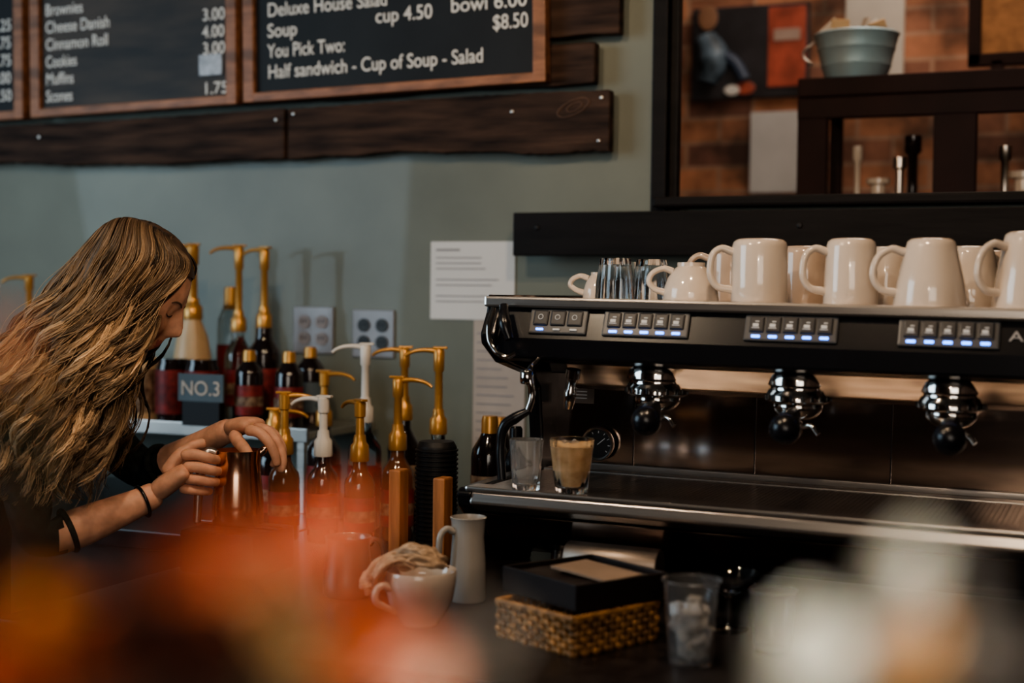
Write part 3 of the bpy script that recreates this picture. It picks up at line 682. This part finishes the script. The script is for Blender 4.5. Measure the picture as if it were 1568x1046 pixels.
# head
HD=empty('head_group'); HD.parent=WO; HD.location=(-.010,0,1.400); HD.rotation_euler=(radians(-4),radians(34),radians(2))
bm=bmesh.new(); bmesh.ops.create_icosphere(bm,subdivisions=6,radius=1)
def g(d,c,w): 
    c=Vector(c).normalized(); return math.exp(-((d-c).length/w)**2)
for vv in bm.verts:
    d=vv.co.normalized(); x,y,z=d
    r=Vector((x*.092,y*.072,z*.112))
    if z<0:
        r.y*=1-.32*min(1,-z*1.1)*(1 if x>-.2 else .6); 
        if x<0: r.x*=1-.35*(-z)
        if x>0: r.x*=1+.06*(-z)
    if x>.5: r.x-= .010*max(0,(x-.5))*1.2
    o=Vector((0,0,0))
    o.x+=.021*g(d,(1,0,-.20),.12)+.012*g(d,(1,0,-.05),.10)+.006*g(d,(1,0,.08),.10)
    o.x+=.008*g(d,(1,0,-.47),.12)+.007*g(d,(.92,0,-.60),.10)+.013*g(d,(.78,0,-.85),.20)
    for s in(-1,1):
        o.x-=.009*g(d,(.92,s*.33,.03),.17); o.x+=.004*g(d,(.95,s*.28,.20),.14)
        o.x+=.004*g(d,(1,s*.09,-.24),.07); o.x+=.004*g(d,(.85,s*.42,-.25),.2); o.x+=.005*g(d,(.92,s*.33,.03),.09)
    vv.co=r+o
bm.verts.ensure_lookup_table()
def surf(y,z):  # front surface x of the face at (y,z)
    best=None;bd=9
    for vv in bm.verts:
        if vv.co.x>0:
            dd=(vv.co.y-y)**2+(vv.co.z-z)**2
            if dd<bd: bd=dd;best=vv.co.x
    return best
lash=[];brow=[]
for s in(-1,1):
    lash.append([(surf(s*yy,zz)+.0003,s*yy,zz) for yy,zz in((.016,.001),(.022,-.003),(.029,-.004),(.036,-.001))])
    brow.append([(surf(s*yy,zz)+.0002,s*yy,zz) for yy,zz in((.012,.020),(.022,.0245),(.032,.024),(.040,.019))])
me=bpy.data.meshes.new('head'); bm.to_mesh(me); bm.free(); ho=fin(bpy.data.objects.new('head',me),HD,skin_m)
ho.data.materials.append(lip_m)
for p in ho.data.polygons:
    c=p.center
    if c.x>.083 and abs(c.y)<.020 and -.063<c.z<-.047: p.material_index=1
brow_m=M('brow',(.09,.05,.03),.8)
for k in(0,1):
    s=(-1,1)[k]
    tube('eyelash',lash[k],.0011,lash_m,HD,[.5,1,1,.6]); tube('eyebrow',brow[k],.0019,brow_m,HD,[.8,1,.9,.4])
    ball('ear',.02,(-.004,s*.072,-.008),skin_m,HD,(.65,.35,1.2))
# hair
hm=bpy.data.materials.new('hair_blonde_brown'); hm.use_nodes=True; nt=hm.node_tree; b=nt.nodes['Principled BSDF']
at=nt.nodes.new('ShaderNodeAttribute'); at.attribute_name='hcol'; nt.links.new(at.outputs['Color'],b.inputs['Base Color'])
b.inputs['Roughness'].default_value=.38; b.inputs['Specular IOR Level'].default_value=.45
front=[(.060,1.482),(.088,1.438),(.050,1.372),(.022,1.30),(.000,1.22),(-.018,1.13),(-.050,1.045)]
back=[(-.075,1.495),(-.120,1.44),(-.160,1.385),(-.196,1.32),(-.208,1.24),(-.202,1.15),(-.185,1.06)]
def cr(P,t):
    n=len(P)-1; i=min(int(t*n),n-1); f=t*n-i
    a=P[max(i-1,0)];b_=P[i];c=P[i+1];d=P[min(i+2,n)]
    return [.5*((2*b_[k])+(-a[k]+c[k])*f+(2*a[k]-5*b_[k]+4*c[k]-d[k])*f*f+(-a[k]+3*b_[k]-3*c[k]+d[k])*f*f*f) for k in range(3)]
v=[];f=[];colr=[]
rnd=random.Random(11); NS=38; K=4
CK=[(cos(2*pi*k/K),sin(2*pi*k/K)) for k in range(K)]
def strand(s,side,depth,ph,amp,fr,tone,rad,length,gold,sweep):
    base=len(v); ctr=[]
    px_=.058-.135*s; top=(px_, .004*side, 1.512-.9*(px_+.015)**2*4.2)
    pts=[top]
    for k in range(7):
        fx,fz=front[k]; bx_,bz=back[k]
        ss=min(1,max(0,s+sweep*(k/6)**1.3))
        x=fx+(bx_-fx)*ss; z=fz+(bz-fz)*ss
        if k<2: z+=.030*sin(pi*s)*(1-k*.35)
        wid=[.055,.088,.095,.092,.090,.088,.080][k]
        lowp=.12 if k<2 else (.55 if s<.4 else .2)
        if k>=3: lowp=max(lowp,.6)
        prof=max(lowp,sin(pi*min(max(s*.92+.04,0),1)))**.6
        y=side*wid*prof*depth
        if k>=3: y-=(.030,.070,.090,.085)[k-3]*(1 if side<0 else .3)
        pts.append((x,y,z))
    for i in range(NS):
        t=i/(NS-1)*length; p=Vector(cr(pts,t))
        am=amp*min(1,max(0,t-.20)/.45); w_=fr*t*(1+.25*t)+ph
        p.x+=am*sin(w_); p.y+=am*1.5*cos(w_+.3); p.z+=am*.3*sin(2*w_)
        ctr.append(p)
    for i,p in enumerate(ctr):
        tg=(ctr[min(i+1,NS-1)]-ctr[max(i-1,0)]).normalized()
        q=tg.to_track_quat('Z','Y'); t=i/(NS-1)
        r=rad*(1-.8*max(0,t-.75)/.25)*(.7+.3*min(1,t*5))
        ax=q@Vector((1,0,0)); ay=q@Vector((0,1,0))
        g_=min(1,max(0,(t-.10)/.55)); 
        cr_=(.062+(.47*gold+.12-.062)*g_)*tone; cg_=(.038+(.315*gold+.074-.038)*g_)*tone; cb_=(.024+(.180*gold+.044-.024)*g_)*tone
        for (ca_,sa_) in CK:
            v.append(tuple(p+ax*(r*ca_)+ay*(r*sa_))); colr.append((cr_,cg_,cb_,1))
    for i in range(NS-1):
        for k in range(K):
            a=base+i*K+k; b2_=base+i*K+(k+1)%K; f.append((a,b2_,b2_+K,a+K))
for side,nc,ns in((-1,120,22),(1,45,12)):
    for c_ in range(nc):
        s=(c_+rnd.random())/nc; ph=7*s+rnd.choice([0,1.2,2.6])+rnd.uniform(-.3,.3); am=rnd.uniform(.012,.022); fr=rnd.uniform(17,20); dp=rnd.uniform(.70,1.06); tn=rnd.choice([.3,.5,.8,1.,1.3]); ln=rnd.uniform(.86,1.); gd=rnd.choice([.1,.35,.6,1.]); sw=rnd.uniform(-.10,.10)
        for k in range(ns):
            strand(min(1,max(0,s+rnd.gauss(0,.010))),side,dp+rnd.gauss(0,.025),ph+rnd.uniform(-.22,.22),am*rnd.uniform(.85,1.15),fr,tn*rnd.uniform(.7,1.3),rnd.uniform(.0007,.0014),min(1,ln*rnd.uniform(.93,1.03)),gd,sw+rnd.gauss(0,.012))
for k in range(110):
    strand(rnd.random(),-1,rnd.uniform(1.0,1.14),rnd.random()*6,rnd.uniform(.015,.03),rnd.uniform(10,18),1.1,.0004,rnd.uniform(.6,1.),.9,rnd.uniform(-.2,.2))
me=bpy.data.meshes.new('hair'); me.from_pydata(v,[],f); me.update()
ca=me.color_attributes.new('hcol','FLOAT_COLOR','POINT')
ca.data.foreach_set('color',[x for c in colr for x in c])
ho2=fin(bpy.data.objects.new('hair',me),WO,hm)
bm=bmesh.new(); bmesh.ops.create_uvsphere(bm,u_segments=40,v_segments=30,radius=1)
for vv in bm.verts:
    x,y,z=vv.co
    vv.co=Vector((x*.100,y*.077,z*.106))
for fc_ in [fc for fc in bm.faces if (fc.calc_center_median().x>.025 and fc.calc_center_median().z<.062) ]: bm.faces.remove(fc_)
me=bpy.data.meshes.new('scalp_hair'); bm.to_mesh(me); bm.free()
so=fin(bpy.data.objects.new('scalp_hair',me),HD,M('hair_root',(.07,.04,.024),.5,var=.3,scale=60)); so.location=(-.008,0,.010)
mass=[((-.035,0,1.42),(.070,.065)),((-.080,0,1.35),(.072,.066)),((-.105,-.022,1.26),(.074,.065)),((-.110,-.06,1.17),(.066,.065)),((-.115,-.085,1.10),(.045,.045))]
skinmesh('hair_mass',mass,[(i,i+1) for i in range(4)],(0,),[M('hair_under',(.055,.033,.02),.6,var=.3,scale=80,stretch=(1,1,.1))],None)

# pitcher in her hands
pc=empty('frothing_pitcher',(0,0,0)); px_,py_=.172,-.012
pc.location=(-1.554+px_*.919-py_*.394,2.0+px_*.394+py_*.919,1.0); pc.rotation_euler=(0,0,radians(23.2))
lathe('body',[(0,0),(.041,0),(.044,.004),(.044,.035),(.039,.085),(.0375,.105),(.040,.125),(.0405,.127),(.0385,.125),(.036,.105),(.0375,.085),(.042,.035),(.041,.006),(0,.006)],copper_m,pc,n=56)
lathe('milk',[(0,.10),(.035,.10)],cream_m,pc)
tube('handle',[(-.036,-.012,.122),(-.050,-.016,.124),(-.058,-.018,.10),(-.063,-.020,.06),(-.066,-.02,.005)],.0075,steel_m,pc,[1,1,1.1,1.1,.9])
tube('pour_lip',[(.036,0,.120),(.046,0,.129),(.05,0,.131)],.007,copper_m,pc,[1,.9,.5])
kb=empty('knock_box',(pc.location.x,pc.location.y,C))
box('body',(.15,.13,.074),(0,0,.037),blackmatt_m,kb,.008); box('bar',(.17,.016,.006),(0,0,.0765),darksteel_m,kb,.002)

# ------------------------------------------------------------------ foreground bouquets (out of focus)
def petal_m(n,c): return M(n,c,.6,var=.15,scale=30,sss=.2)
pm={'red':petal_m('petal_rust',(.52,.12,.045)),'sal':petal_m('petal_salmon',(.80,.27,.15)),'dark':petal_m('petal_maroon',(.09,.028,.017)),'tan':petal_m('petal_straw',(.66,.40,.19)),
 'or':petal_m('petal_orange',(1.,.46,.12)),'pink':petal_m('petal_blush',(.92,.52,.40)),'wh':petal_m('petal_white',(.95,.90,.80)),'pe':petal_m('petal_peach',(.95,.57,.30)),'gr':petal_m('leaf_dry_green',(.05,.05,.025)),'gy':petal_m('petal_grey',(.28,.25,.23))}
def dahlia(e,c,r,mat,seed=0):
    # pompon blossom: petals on a sphere of directions, each a cupped lens-shaped blade
    rnd=random.Random(seed); v=[];f=[]; N=46
    for n_ in range(N):
        z=1-2*(n_+.5)/N*.92; a=n_*2.39996; q=math.sqrt(max(0,1-z*z)); d=Vector((q*cos(a),q*sin(a),z))
        t1_=d.cross(Vector((0,0,1))); t1_=t1_.normalized() if t1_.length>.01 else Vector((1,0,0)); t2_=d.cross(t1_)
        b0_=len(v); L_=r*rnd.uniform(.9,1.05)
        for i in range(5):
            t=i/4; w=.34*r*sin(pi*min(1,.15+t*.80)); cen=d*(L_*(.25+.75*t))+t2_*(-.10*r*sin(pi*t))
            for s in(-1,0,1): v.append(tuple(Vector(c)+cen+t1_*(s*w)+t2_*(-.10*r*abs(s))))
        for i in range(4):
            for s in(0,1):
                k=b0_+i*3+s; f.append((k,k+1,k+4,k+3))
    mesh('blossom',v,f,mat,e)
def bouquet(name,org,zb,heads,vasem):
    e=empty(name,(org[0],org[1],zb),(0,0,radians(23.2)))
    lathe('vase',[(0,0),(.032,0),(.036,.004),(.042,.03),(.038,.07),(.024,.095),(.027,.11),(.025,.11),(.021,.095),(.034,.07),(.038,.03),(.033,.008),(0,.008)],vasem,e,n=40)
    for i,(lx,ly,z,r,k) in enumerate(heads):
        c=(lx,ly,z-zb); tube('stem',[(0,0,.02),(lx*.25,ly*.25,.10),(lx*.8,ly*.8,(z-zb)*.75),c],.0010,pm['gr'],e)
        dahlia(e,c,r,pm[k],seed=i)
    return e
# left arrangement, about 35 cm from the lens; blossoms 1-3.5 cm across (x, y, z, radius, colour)
s_=.000161
def H(a,b_,r,k,ly=0): return ((a-350)*s_,ly,1.4+(445-b_)*s_,r,k)
bouquet('autumn_flower_bouquet',(-.202,.294),1.08,[
 H(475,855,.0110,'sal',.01),H(385,865,.0105,'sal',.0),H(530,800,.006,'sal',.02),H(290,885,.010,'red',.01),H(200,890,.009,'dark',.01),
 H(120,1015,.015,'red',0),H(30,910,.013,'dark',.01),H(210,970,.013,'dark',-.005),H(300,1010,.014,'dark',0),H(575,970,.010,'red',.005),H(540,1025,.011,'red',0),
 H(95,920,.0062,'or',-.014),H(655,1025,.008,'pink',-.005),H(430,905,.0050,'tan',-.012),H(455,950,.0055,'tan',-.012),H(490,995,.0058,'tan',-.012),H(410,1030,.013,'dark',.005),
 H(10,590,.005,'tan',.01),H(-15,530,.006,'pink',.01),H(-20,790,.006,'dark',.01),H(765,985,.006,'gy',.01),H(380,955,.011,'red',.01),H(20,1030,.013,'red',0),H(640,960,.007,'dark',.01),H(330,800,.005,'red',.02)],
 M('vase_dark',(.03,.03,.04),.2))
s2=.000161
def H2(a,b_,r,k,ly=0): return ((a-1330)*s2,ly,1.4+(456-b_)*s2,r,k)
bouquet('white_flower_bouquet',(-.058,.356),1.08,[
 H2(1255,975,.0085,'wh'),H2(1230,1010,.008,'wh',-.01),H2(1285,1005,.009,'wh',.005),H2(1395,890,.0075,'wh'),H2(1425,855,.006,'wh',.005),H2(1385,940,.006,'wh'),
 H2(1400,1010,.009,'pe'),H2(1430,970,.007,'pe',.005),H2(1510,900,.005,'gy',.01),H2(1530,1000,.008,'gy',.0)],glass_m)

# ------------------------------------------------------------------ pendants + lights
def area(name,loc,target,size,size_y,power,col):
    l=bpy.data.lights.new(name,'AREA'); l.shape='RECTANGLE'; l.size=size; l.size_y=size_y; l.energy=power; l.color=col
    o=bpy.data.objects.new(name,l); COL.objects.link(o); o.location=loc
    o.rotation_euler=(Vector(target)-Vector(loc)).to_track_quat('-Z','Y').to_euler(); return o
area('window_light_left',(-3.9,.6,1.9),(-1.6,2.6,1.4),2.2,1.6,66,(.60,.83,1.))
area('window_light_rear',(1.2,-3.6,2.0),(-.7,2.4,1.3),2.4,1.8,60,(1.,.90,.78))
bulb_m=M('bulb_glow',(1,.8,.6),.3,emit=(1.,.72,.42),es=12.)
def pendant(x,y,z,pw,col=(1.,.72,.48)):
    e=empty('pendant_lamp',(x,y,z))
    lathe('shade',[(.02,.12),(.03,.11),(.11,.0),(.108,.0),(.028,.105),(.018,.115)],blackmatt_m,e)
    tube('cord',[(0,0,.11),(0,0,3.2-z)],.003,blackmatt_m,e,smooth=False)
    ball('bulb',.03,(0,0,.05),bulb_m,e)
    l=bpy.data.lights.new('pendant_light','POINT'); l.energy=pw; l.color=col; l.shadow_soft_size=.035
    o=bpy.data.objects.new('pendant_light',l); COL.objects.link(o); o.parent=e; o.location=(0,0,-.01)
pendant(-.45,1.60,2.30,23); pendant(-1.15,1.30,2.30,26,(1.,.78,.55)); pendant(-.15,-.35,2.0,12,(1.,.78,.56))  # last pendant is unseen, added to brighten the bar flowers
# unseen ceiling spotlights, added to brighten the flowers on the bar
def spot(base,target,pw,ang,col):
    ts=empty('added_flower_spotlight',(base[0],base[1],3.2))
    aim=Vector(target)-Vector((base[0],base[1],3.0)); q=aim.to_track_quat('-Z','Y')
    tube('stem',[(0,0,0),(0,0,-.16)],.008,blackmatt_m,ts,smooth=False)
    cn=lathe('can',[(0,.08),(.035,.08),(.04,.07),(.045,-.04),(.043,-.04),(.036,.06),(0,.06)],blackmatt_m,ts,(0,0,-.2)); cn.rotation_euler=q.to_euler()
    l=bpy.data.lights.new('added_flower_spot','SPOT'); l.energy=pw; l.spot_size=radians(ang); l.spot_blend=.5; l.color=col; l.shadow_soft_size=.02
    o=bpy.data.objects.new('added_flower_spot',l); COL.objects.link(o); o.parent=ts; o.location=Vector((0,0,-.2))+aim.normalized()*.05; o.rotation_euler=q.to_euler()
spot((.55,-.75),(-.06,.36,1.32),420,9,(1.,.92,.80))
spot((-.75,-.85),(-.225,.285,1.31),190,8,(1.,.80,.58))
l=bpy.data.lights.new('back_room_light','AREA'); l.energy=17; l.size=.8; l.color=(1.,.82,.66)
o=bpy.data.objects.new('back_room_light',l); COL.objects.link(o); o.location=(-.4,3.5,3.1)
w=bpy.data.worlds.new('world'); SC.world=w; w.use_nodes=True
w.node_tree.nodes['Background'].inputs[0].default_value=(.35,.4,.5,1); w.node_tree.nodes['Background'].inputs[1].default_value=.1
SC.view_settings.view_transform='AgX'
SC.view_settings.look='AgX - Medium High Contrast'
SC.view_settings.exposure=0.0
